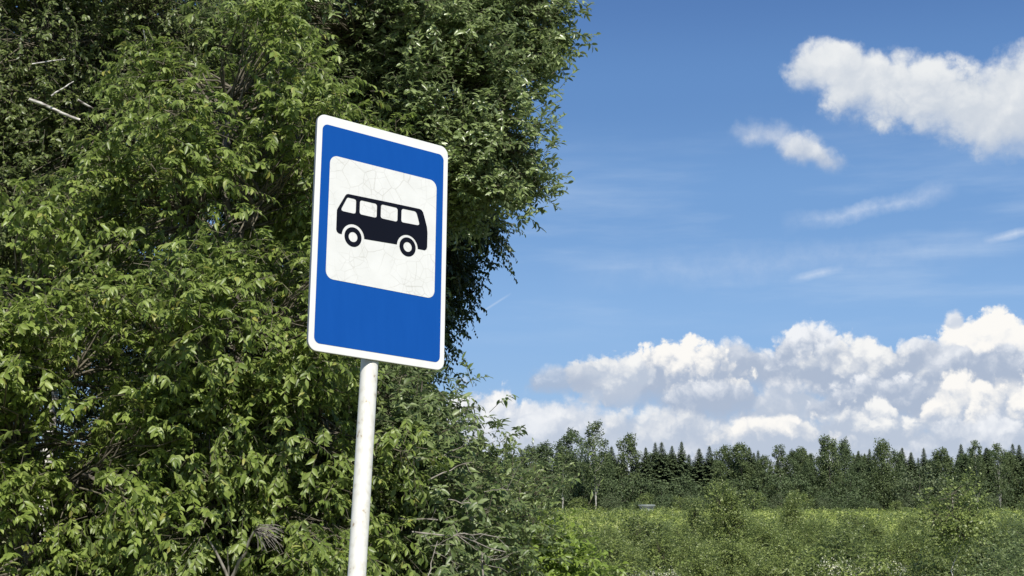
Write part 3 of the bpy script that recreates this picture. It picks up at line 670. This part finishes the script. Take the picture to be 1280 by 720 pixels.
def far_spruce(name, seed, h, w):
    rng = np.random.default_rng(seed); T = Tubes(6)
    stem = bend((0, 0, -.3), (0, 0, h), rng, 6, 0, .006); T.add(stem, np.linspace(.17, .015, 6))
    P_, D_ = [], []
    z = h * .06
    while z < h * .985:
        u = z / h; r = w * .56 * (1 - u) * rng.uniform(.85, 1.1) + .03
        nb = int(6 + 5 * (1 - u)); a0 = rng.random() * 6.28
        for b in range(nb):
            if rng.random() < .10: continue
            a = a0 + b * 6.283 / nb + rng.normal(0, .15); rb = r * rng.uniform(.65, 1.18)
            d = np.array([math.cos(a), math.sin(a), 0]); ns = max(2, int(rb / .15))
            for t in (np.arange(ns) + .6) / ns:
                q = d * rb * t + UP * (z - rb * .42 * t + rb * .16 * t * t)
                for sgn in ((-1, 1, 0) if u < .6 else (-1, 1, 0, -.5, .5, 0)):
                    P_.append(q); D_.append(d * .9 + np.array([-d[1], d[0], 0]) * .75 * sgn + UP * rng.normal(-.32, .15))
        z += h * (.005 + .025 * (1 - u))
    p = np.array(P_) + rng.normal(0, .05, (len(P_), 3)); ld = norm(np.array(D_) + rng.normal(0, .15, (len(P_), 3)))
    nr = norm(UP + rng.normal(0, .35, p.shape)); nr = norm(nr - ld * (nr * ld).sum(1, keepdims=True))
    le = .62 * rng.uniform(.7, 1.2, len(p)) * (w / 5) ** .5 * np.clip(1.1 - p[:, 2] / h, .12, 1)
    V, Fc = leaf_geometry(p, ld, nr, le, le * .66, rng, False)
    return T.mesh(name + '_trunk', M_BARK), mesh_np(name + '_crown', V, Fc, M_SPRUCE)

def plant_root(name, trunk, crown, label, cat, group=None):
    r = empty(name, (0, 0, 0), label, cat, group)
    link('trunk', trunk, r); link('crown', crown, r)
    return r

def far_wood():
    rng = np.random.default_rng(77)
    H = 16.0
    sp = [far_spruce('spruce', 100 + i, H, w) for i, w in enumerate((5.6, 6.2, 5.0, 6.8))]
    lf = [far_leafy('leafy', 200 + i, H, w, M_FARLEAF if i % 2 == 0 else M_FARBIRCH, M_BARK, sh) for i, (w, sh) in enumerate(((7.0, 'round'), (6.4, 'round'), (7.6, 'wide'), (6.0, 'airy')))]
    bi = [far_leafy('birch', 220 + i, H, w, M_FARBIRCH, M_WHITEBARK, 'airy', base=.30, airy=.9, tr=.15, n=44, nper=80, size=.36) for i, w in enumerate((5.6, 5.0))]
    al = [far_leafy('poplar', 240 + i, H, w, M_FARBIRCH, M_BARK, 'cone' if i else 'wide', base=.10, nper=120, n=70, size=.40) for i, w in enumerate((8.0, 8.6))]
    bu = [far_leafy('bush', 260 + i, 5.0, w, m, M_BARK, 'round', base=.05, tr=.05, n=26, nper=60, size=.30) for i, (w, m) in enumerate(((6.0, M_FARLEAF), (6.5, M_FARGREY), (5.5, M_SHRUB)))]
    protos = {}
    def put(kind, var, px, ytop, D, name, label, cat, group=None, wf=1.0, hh=H):
        pos = at(px, 625, D); gzz = ground_z(pos.x, D)
        h = at(px, ytop, D).z - gzz
        tr, cr = var
        key = (kind, cr.name)
        r = plant_root(name, tr, cr, label, cat, group)
        r.location = (pos.x, D, gzz); s = h / hh; r.scale = (s * wf, s * wf, s); r.rotation_euler = (0, 0, rng.uniform(0, 6.28))
        return r
    # trees one can tell apart
    put('b', bi[0], 743, 530, 282, 'birch_tree', 'tallest birch of the far wood with a white trunk and thin pointed top', 'tree', wf=1.0)
    put('l', lf[0], 712, 541, 298, 'leafy_tree', 'rounded leafy tree directly left of the tallest far birch', 'tree')
    put('b', bi[1], 704, 560, 282, 'birch_tree', 'small birch with a short white trunk at the foot of the far wood', 'tree', wf=.9)
    put('l', lf[1], 785, 546, 298, 'leafy_tree', 'broad dark leafy tree directly right of the tallest far birch', 'tree', wf=.95)
    put('a', al[0], 1038, 548, 292, 'alder_tree', 'biggest broad green tree in the right half of the far wood', 'tree', wf=.86)
    put('l', lf[2], 1058, 552, 300, 'leafy_tree', 'dark leafy tree leaning against the biggest broad green far tree', 'tree', wf=.7)
    put('a', al[1], 1104, 553, 291, 'poplar_tree', 'bushy cone shaped green tree right of the biggest broad far tree', 'tree', wf=.86)
    put('b', bi[1], 1222, 553, 282, 'birch_tree', 'birch with a long white trunk beside the pale willow bush', 'tree', wf=.95)
    put('b', bi[0], 1251, 557, 282, 'birch_tree', 'second birch right of the pale willow bush with a forked trunk', 'tree', wf=.9)
    put('b', bi[1], 976, 558, 297, 'birch_tree', 'thin birch with a faint trunk left of the biggest broad far tree', 'tree')
    put('s', sp[2], 633, 547, 300, 'spruce_tree', 'pointed spruce standing alone above the trees left in the far wood', 'tree', wf=.9)
    put('l', lf[3], 927, 556, 296, 'leafy_tree', 'light leafy tree above the tall meadow bush', 'tree', wf=1.1)
    put('l', lf[1], 1178, 563, 300, 'leafy_tree', 'round topped leafy tree behind the grey willow thicket', 'tree', wf=1.1)
    put('w', bu[1], 1150, 588, 284, 'willow_bush', 'wide grey green willow thicket in front of the far wood', 'bush', wf=1.15, hh=5.0)
    put('w', bu[1], 1240, 622, 278, 'willow_bush', 'small pale silvery bush between two white birch trunks', 'bush', wf=1.15, hh=5.0)
    G1, L1 = 'spruces of the far wood', 'dark pointed spruce standing in the row of the far wood'
    for px, yt, D, v in ((765, 552, 300, 0), (808, 554, 298, 1), (820, 552, 302, 2), (828, 553, 299, 0), (841, 556, 300, 3), (853, 553, 300, 1), (875, 561, 300, 3), (888, 553, 299, 0), (949, 557, 302, 2), (938, 560, 300, 1),
                         (1089, 557, 303, 2), (1130, 561, 302, 0), (1141, 561, 301, 1), (1157, 558, 301, 2), (1269, 550, 299, 0), (1277, 551, 302, 3), (1204, 556, 300, 1), (1236, 558, 303, 3), (1292, 556, 300, 0),
                         (652, 558, 300, 3), (612, 553, 301, 2), (600, 560, 300, 1), (673, 556, 301, 0), (700, 549, 306, 2), (862, 563, 304, 2), (1015, 562, 304, 0), (1075, 563, 304, 1), (1310, 552, 300, 2)):
        put('s', sp[v], px, yt + rng.uniform(-3, 5), D, 'spruce_tree', L1, 'tree', G1, wf=rng.uniform(1.5, 2.1))
    G2, L2 = 'leafy trees of the far wood', 'mid green leafy tree closed up in the row of the far wood'
    for px, yt, D, v in ((590, 556, 298, 0), (662, 560, 297, 1), (682, 556, 300, 2), (570, 550, 300, 2), (905, 560, 299, 1), (1003, 561, 298, 3), (994, 566, 296, 0), (1122, 566, 296, 2), (1210, 570, 296, 0), (1262, 566, 296, 3),
                         (900, 578, 293, 3), (955, 572, 293, 1), (760, 574, 293, 2), (640, 572, 293, 0), (668, 580, 291, 3), (1012, 580, 292, 2), (1075, 578, 294, 0),
                         (1290, 570, 295, 1), (620, 574, 294, 1), (730, 580, 291, 1), (560, 566, 296, 3), (1325, 562, 298, 2)):
        put('l', lf[v], px, yt, D, 'leafy_tree', L2, 'tree', G2, wf=rng.uniform(.85, 1.15))
    G3, L3 = 'dark trees deeper in the far wood', 'dark tree seen only between the front trees of the far wood'
    for px in range(548, 1340, 11):
        v = sp[rng.integers(4)] if rng.random() < .8 else lf[rng.integers(4)]
        put('k', v, px + rng.uniform(-5, 5), 570 + rng.uniform(-6, 9), 318 + rng.uniform(-4, 8), 'wood_tree', L3, 'tree', G3, wf=1.35)
    G4, L4 = 'bushes at the foot of the far wood', 'low rounded bush at the foot of the far wood'
    for px in range(560, 1330, 15):
        if min(abs(px - q) for q in (743, 704, 1222, 1251)) < 16: continue
        put('w', bu[int(rng.integers(3))], px + rng.uniform(-9, 9), 624 + rng.uniform(-10, 6), 281 + rng.uniform(-5, 3), 'edge_bush', L4, 'bush', G4, wf=rng.uniform(.9, 1.5), hh=5.0)
    G5, L5 = 'dark thickets under the far wood', 'dark bush filling the shade under the far trees'
    for px in range(560, 1330, 24):
        if min(abs(px - q) for q in (743, 1222)) < 8: continue
        put('w', bu[0], px + rng.uniform(-9, 9), 600 + rng.uniform(-10, 10), 290 + rng.uniform(-2, 3), 'wood_bush', L5, 'bush', G5, wf=rng.uniform(.7, 1.0), hh=5.0)
far_wood()

# ------------------------------------------------------------------ the little shed at the edge of the field
def shed():
    D = 277; c = at(808, 633.5, D); s = D / F
    gzz = ground_z(c.x, D); zt = at(808, 631.3, D).z
    m_roof, N, L, P = new_mat('pale_sheet_roof'); P.inputs['Base Color'].default_value = (.22, .25, .24, 1); P.inputs['Roughness'].default_value = .5
    m_wall, N, L, P = new_mat('grey_green_boards')
    tc = N.new('ShaderNodeTexCoord'); n = N.new('ShaderNodeTexNoise'); n.inputs['Scale'].default_value = 3; L.new(tc.outputs['Object'], n.inputs['Vector'])
    r = N.new('ShaderNodeValToRGB'); r.color_ramp.elements[0].color = (.10, .13, .11, 1); r.color_ramp.elements[1].color = (.20, .24, .21, 1); L.new(n.outputs[0], r.inputs[0]); L.new(r.outputs[0], P.inputs['Base Color'])
    root = empty('field_shed', (c.x, D, gzz), 'small grey shed with a pale flat roof at the far edge of the field', 'shed')
    def box(name, x0, x1, y0, y1, z0, z1, m, slope=0):
        v = np.array([(x, y, z + (slope * (y - y0) if z == z1 else 0)) for z in (z0, z1) for x, y in ((x0, y0), (x1, y0), (x1, y1), (x0, y1))])
        q = np.array([(3, 2, 1, 0), (4, 5, 6, 7), (0, 1, 5, 4), (1, 2, 6, 5), (2, 3, 7, 6), (3, 0, 4, 7)])
        return link(name, mesh_np(name, v, [q], m), root)
    h = zt - gzz
    box('wall', -1.25, 1.25, -.8, .8, 0, h - .42, m_wall)
    for x in (-1.2, 1.13): box('post', x, x + .07, -.86, -.802, 0, h - .16, m_wall)
    box('roof', -1.55, 1.55, -1.05, 1.0, h - .157, h, m_roof, .05)
    box('eaves_board', -1.45, 1.45, -.98, -.90, h - .42, h - .30, m_roof)
shed()

# ------------------------------------------------------------------ the overgrown meadow
def meadow():
    rng = np.random.default_rng(41)
    # grass and tall herbs: nobody could count them
    def scatter(n, d0, d1, px0, px1, power):
        d = (rng.random(n) * (d1 ** power - d0 ** power) + d0 ** power) ** (1 / power)
        px = rng.uniform(px0, px1, n); return (px - 640) * d / F, d
    def gzv(y): t = np.clip((y - 13) / 8, 0, 1); return -1.0 * t * t * (3 - 2 * t)
    x, y = scatter(220000, 20, 292, 500, 1340, .7)
    lump = .5 + .5 * np.sin(x * .31 + np.sin(y * .13) * 2) * np.sin(y * .11 + x * .07)
    hgt = (.35 + .45 * lump) * rng.uniform(.5, 1.2, len(x))
    p = np.stack([x, y, gzv(y) - .05], 1)
    ld = norm(UP + rng.normal(0, .30, p.shape) * [1, 1, .2])
    nr = norm(rng.normal(0, 1, p.shape)); nr = norm(nr - ld * (nr * ld).sum(1, keepdims=True))
    V, Fc = leaf_geometry(p, ld, nr, hgt, (.012 + .0013 * y), rng, False, curl=.5)
    o = link('meadow_grass', mesh_np('meadow_grass', V, Fc, M_GRASS)); tag(o, kind='stuff')
    def herbs(name, n, d0, d1, px0, px1, top, mat, size, aspect, pw=1.0):
        x, y = scatter(n // 14, d0, d1, px0, px1, pw)
        hh = top * rng.uniform(.5, 1.15, len(x)) * (.6 + .4 * np.sin(x * .9 + y * .23) * np.sin(y * .41 - x * .5))
        k = 14; t = np.tile(np.linspace(.2, 1, k), len(x)); X_ = np.repeat(x, k); Y_ = np.repeat(y, k); h_ = np.repeat(hh, k)
        a = rng.uniform(0, 6.28, len(X_)); rad = .10 * h_ * rng.random(len(X_)) + .02
        p = np.stack([X_ + np.cos(a) * rad, Y_ + np.sin(a) * rad, gzv(Y_) + h_ * t], 1)
        ld = norm(np.stack([np.cos(a), np.sin(a), rng.normal(.15, .35, len(a))], 1)); nr = norm(UP + rng.normal(0, .4, p.shape)); nr = norm(nr - ld * (nr * ld).sum(1, keepdims=True))
        le = size * rng.uniform(.6, 1.25, len(a)) * (1 + .006 * (Y_ - d0))
        V, Fc = leaf_geometry(p, ld, nr, le, le * aspect, rng, False)
        o = link(name, mesh_np(name, V, Fc, mat)); tag(o, kind='stuff')
    herbs('meadow_herbs', 30000, 23, 75, 520, 1330, .5, M_HERB, .065, .34)
    herbs('tall_meadow_herbs', 70000, 70, 200, 520, 1330, .55, M_GRASS, .15, .35)
    herbs('verge_herbs', 26000, 14.5, 23, 560, 1320, .75, M_HERB, .10, .40)

    # clumps of taller weeds, uneven over the whole field
    def clumps(name, n, d0, d1, mat, size, h0, h1, r0, k):
        x, y = scatter(n, d0, d1, 500, 1340, .8); hh = rng.uniform(h0, h1, n); rr = r0 * rng.uniform(.5, 1.5, n)
        X_ = np.repeat(x, k); Y_ = np.repeat(y, k); h_ = np.repeat(hh, k); r_ = np.repeat(rr, k); t = rng.random(n * k)
        a = rng.uniform(0, 6.28, n * k); q = r_ * np.sqrt(rng.random(n * k)) * (1.05 - t * .7)
        p = np.stack([X_ + np.cos(a) * q, Y_ + np.sin(a) * q, gzv(Y_) + h_ * t], 1)
        ld = norm(np.stack([np.cos(a), np.sin(a), rng.normal(.5, .5, len(a))], 1)); nr = norm(UP * .6 + rng.normal(0, .5, p.shape)); nr = norm(nr - ld * (nr * ld).sum(1, keepdims=True))
        le = size * rng.uniform(.6, 1.3, len(a)) * (.6 + .006 * Y_)
        V, Fc = leaf_geometry(p, ld, nr, le, le * .4, rng, False)
        tag(link(name, mesh_np(name, V, Fc, mat)), kind='stuff')
    clumps('weed_clumps', 800, 60, 285, M_SHRUB, .17, .6, 1.5, .9, 70)
    clumps('pale_weed_clumps', 700, 55, 285, M_GRASS, .19, .5, 1.2, 1.2, 60)
    clumps('near_weed_clumps', 520, 19, 60, M_HERB, .10, .4, .9, .35, 70)
    # bushes: a few kinds, copied with their own size and turn
    bl = lambda *a: a
    kinds = {
        'birch': dict(cat='bush', blobs=[(0, 0, 1.9, .42, .42, .75), (.3, .1, 1.4, .42, .4, .55), (-.32, 0, 1.3, .42, .4, .6), (.05, -.1, .8, .55, .5, .6), (-.1, .1, 2.5, .2, .2, .45), (.33, 0, 2.2, .16, .16, .35)],
                      mat=M_SHRUB, leaf=.053, aspect=.62, dens=30, stems=5, up=.6, droop=.1),
        'willow': dict(cat='bush', blobs=[(0, 0, .9, .8, .7, .75), (.55, 0, .8, .55, .5, .6), (-.55, .1, .7, .6, .5, .6), (.1, 0, 1.5, .45, .4, .5), (-.35, 0, 1.35, .3, .3, .42)],
                       mat=M_SHRUB, leaf=.060, aspect=.32, dens=30, stems=6, up=.5, droop=.1),
        'dense': dict(cat='bush', blobs=[(0, 0, .8, .75, .6, .7), (.4, 0, 1.2, .45, .4, .5), (-.4, 0, 1.1, .5, .45, .5), (0, .1, 1.6, .35, .3, .42)],
                      mat=M_BIRCH, leaf=.056, aspect=.55, dens=30, stems=5, up=.4, droop=.2),
        'pale': dict(cat='bush', blobs=[(0, 0, .8, .8, .6, .7), (.5, 0, 1.0, .45, .4, .5), (-.45, 0, .9, .5, .45, .5), (.2, .1, 1.5, .3, .3, .40)],
                     mat=M_GREY, leaf=.062, aspect=.34, dens=28, stems=5, up=.5, droop=.1),
    }
    made = {}
    def bush(kind, px, ytop, D, wf=1.0, label=None, name=None, group=None, cat='bush', hh=None):
        k = kinds[kind]; x = X(px, D); z = ground_z(x, D); h = at(px, ytop, D).z - z
        H0 = {'birch': 2.8, 'willow': 1.95, 'dense': 2.0, 'pale': 1.9}[kind]; s = h / H0
        if kind not in made:
            r = near_tree(name, label, cat, (x, D), k['blobs'], k['mat'], 300 + len(made), leaf=k['leaf'], aspect=k['aspect'], dens=k['dens'], ns=6, nl=8, rc=.22, L=.24, droop=k['droop'], ldroop=.15,
                          trunk_r=.016, fine=False, inner=.45, stems=k['stems'], twigs=False, up=k['up'], local=True, bough=6, bsp=.10)
            made[kind] = r; tag(r, group=group); r.scale = (s * wf, s * wf, s); return r
        src = made[kind]; c = copy_tree(src, (x, D, z), rng.uniform(0, 6.28), (s * wf, s * wf, s), label); c.name = name
        if 'group' in c.keys(): del c['group']
        c['category'] = cat; tag(c, group=group)
        return c
    bush('birch', 905, 612, 30, .78, 'tallest upright bush in the middle of the meadow in front of the far wood', 'birch_bush')
    bush('birch', 985, 622, 38, .62, 'thin upright bush a little right of the tallest meadow bush', 'birch_bush')
    bush('birch', 868, 630, 36, .6, 'thin upright bush touching the left side of the tallest meadow bush', 'birch_bush')
    bush('dense', 800, 648, 33, 1.0, 'dark rounded bush below the small shed', 'dark_bush')
    bush('willow', 1005, 652, 36, 1.1, 'wide meadow bush below the thin upright bush', 'meadow_bush')
    bush('pale', 1265, 652, 27, 1.1, 'pale grey green bush at the lower right edge of the picture', 'grey_bush')
    bush('dense', 1215, 668, 24, .8, 'low dark bush right of the white stemmed sapling', 'dark_bush')
    g, l = 'bushes scattered over the meadow', 'mid sized green bush growing among others in the overgrown meadow'
    spots = [(740, 664, 34), (765, 672, 28), (845, 660, 34), (865, 668, 27), (940, 650, 34), (955, 664, 28), (1035, 656, 33), (1060, 666, 27), (1090, 652, 38), (1120, 662, 30), (1150, 656, 34), (1240, 650, 38), (1280, 668, 30),
             (1310, 655, 34), (820, 672, 25), (905, 676, 25), (985, 680, 24), (1100, 680, 24), (1025, 684, 22), (1160, 686, 22), (700, 676, 32), (720, 684, 26), (780, 688, 23), (1180, 652, 48), (1070, 648, 52), (930, 650, 55), (830, 654, 56),
             (1260, 645, 58), (1130, 648, 62), (760, 656, 60), (680, 664, 52), (1010, 647, 66), (880, 650, 70), (1210, 646, 66), (640, 660, 60), (660, 676, 36), (1300, 690, 22), (1240, 694, 20), (870, 694, 21), (950, 696, 20)]
    for i, (px, yt, D) in enumerate(spots):
        kd = ('willow', 'dense', 'birch', 'birch', 'pale')[int(rng.integers(5))] if D < 58 else 'willow'
        bush(kd, px, yt + rng.uniform(-3, 4), D, rng.uniform(.8, 1.15), l, 'meadow_bush', g)
    # the sapling with a white stem
    near_tree('birch_sapling', 'young birch with a thin white stem standing in the meadow near the right edge', 'tree', (X(1190, 18.5), 18.5),
              [(1190, 642, 32, 28, 18.5, .35), (1180, 668, 28, 16, 18.5, .3), (1204, 668, 26, 16, 18.5, .3), (1190, 617, 20, 16, 18.5, .22), (1168, 650, 14, 12, 18.5, .2), (1214, 640, 14, 12, 18.5, .2)],
              M_SHRUB, 401, leaf=.045, aspect=.66, dens=20, ns=5, nl=7, rc=.16, L=.2, droop=.15, ldroop=.2, trunk_r=.013, bark=M_WHITEBARK, fine=False, inner=.4, twigs=False, bough=2, bsp=.1)
    # bright herbs and flowering plants in the near verge
    near_tree('raspberry_bush', 'bright yellow green leafy bush at the bottom right of the grey shrub', 'bush', (X(670, 16.5), 16.5),
              [(665, 690, 46, 24, 16.5, .5), (640, 705, 50, 24, 16.4, .5), (710, 705, 50, 22, 16.6, .5), (670, 740, 90, 40, 16.5, .6)], M_HERB, 402, leaf=.095, aspect=.45, dens=12, ns=6, nl=8, rc=.2, L=.28, droop=.3, ldroop=.2,
              trunk_r=.012, stems=5, twigs=False, bough=3, bsp=.14, up=.5)
    for px, py, D, w, lab in ((805, 716, 20, 44, 'plant with creamy white flower heads at the bottom edge below the dark bush'), (1075, 706, 19.5, 60, 'wide plant with pale flower heads at the bottom edge left of the white stemmed sapling')):
        r = near_tree('flowering_plant', lab, 'plant', (X(px, D), D), [(px, py + 14, w, 20, D, .5), (px - w * .5, py + 20, w * .6, 20, D, .4), (px + w * .5, py + 24, w * .6, 22, D, .4), (px, py + 46, w * 1.1, 34, D, .5)], M_SHRUB, 410 + px, leaf=.08, aspect=.4,
                      dens=11, ns=5, nl=7, rc=.18, L=.22, droop=.2, ldroop=.2, trunk_r=.009, stems=6, twigs=False, bough=3, bsp=.12, fine=False)
        n = 600; a = rng.normal(0, 1, (n, 3)); cs = np.array([at(px + rng.uniform(-w, w), py + rng.uniform(-4, 14), D + rng.uniform(-.4, .3)) for _ in range(26)])
        p = cs[rng.integers(0, 26, n)] + a * [.05, .05, .03]
        ld = norm(rng.normal(0, 1, (n, 3)) + UP * .3); nr = norm(UP + rng.normal(0, .6, (n, 3))); nr = norm(nr - ld * (nr * ld).sum(1, keepdims=True))
        V, Fc = leaf_geometry(p - np.array(r.location), ld, nr, np.full(n, .022), np.full(n, .016), rng, False)
        link('blossom', mesh_np('blossom', V, Fc, M_BLOSSOM), r)
meadow()
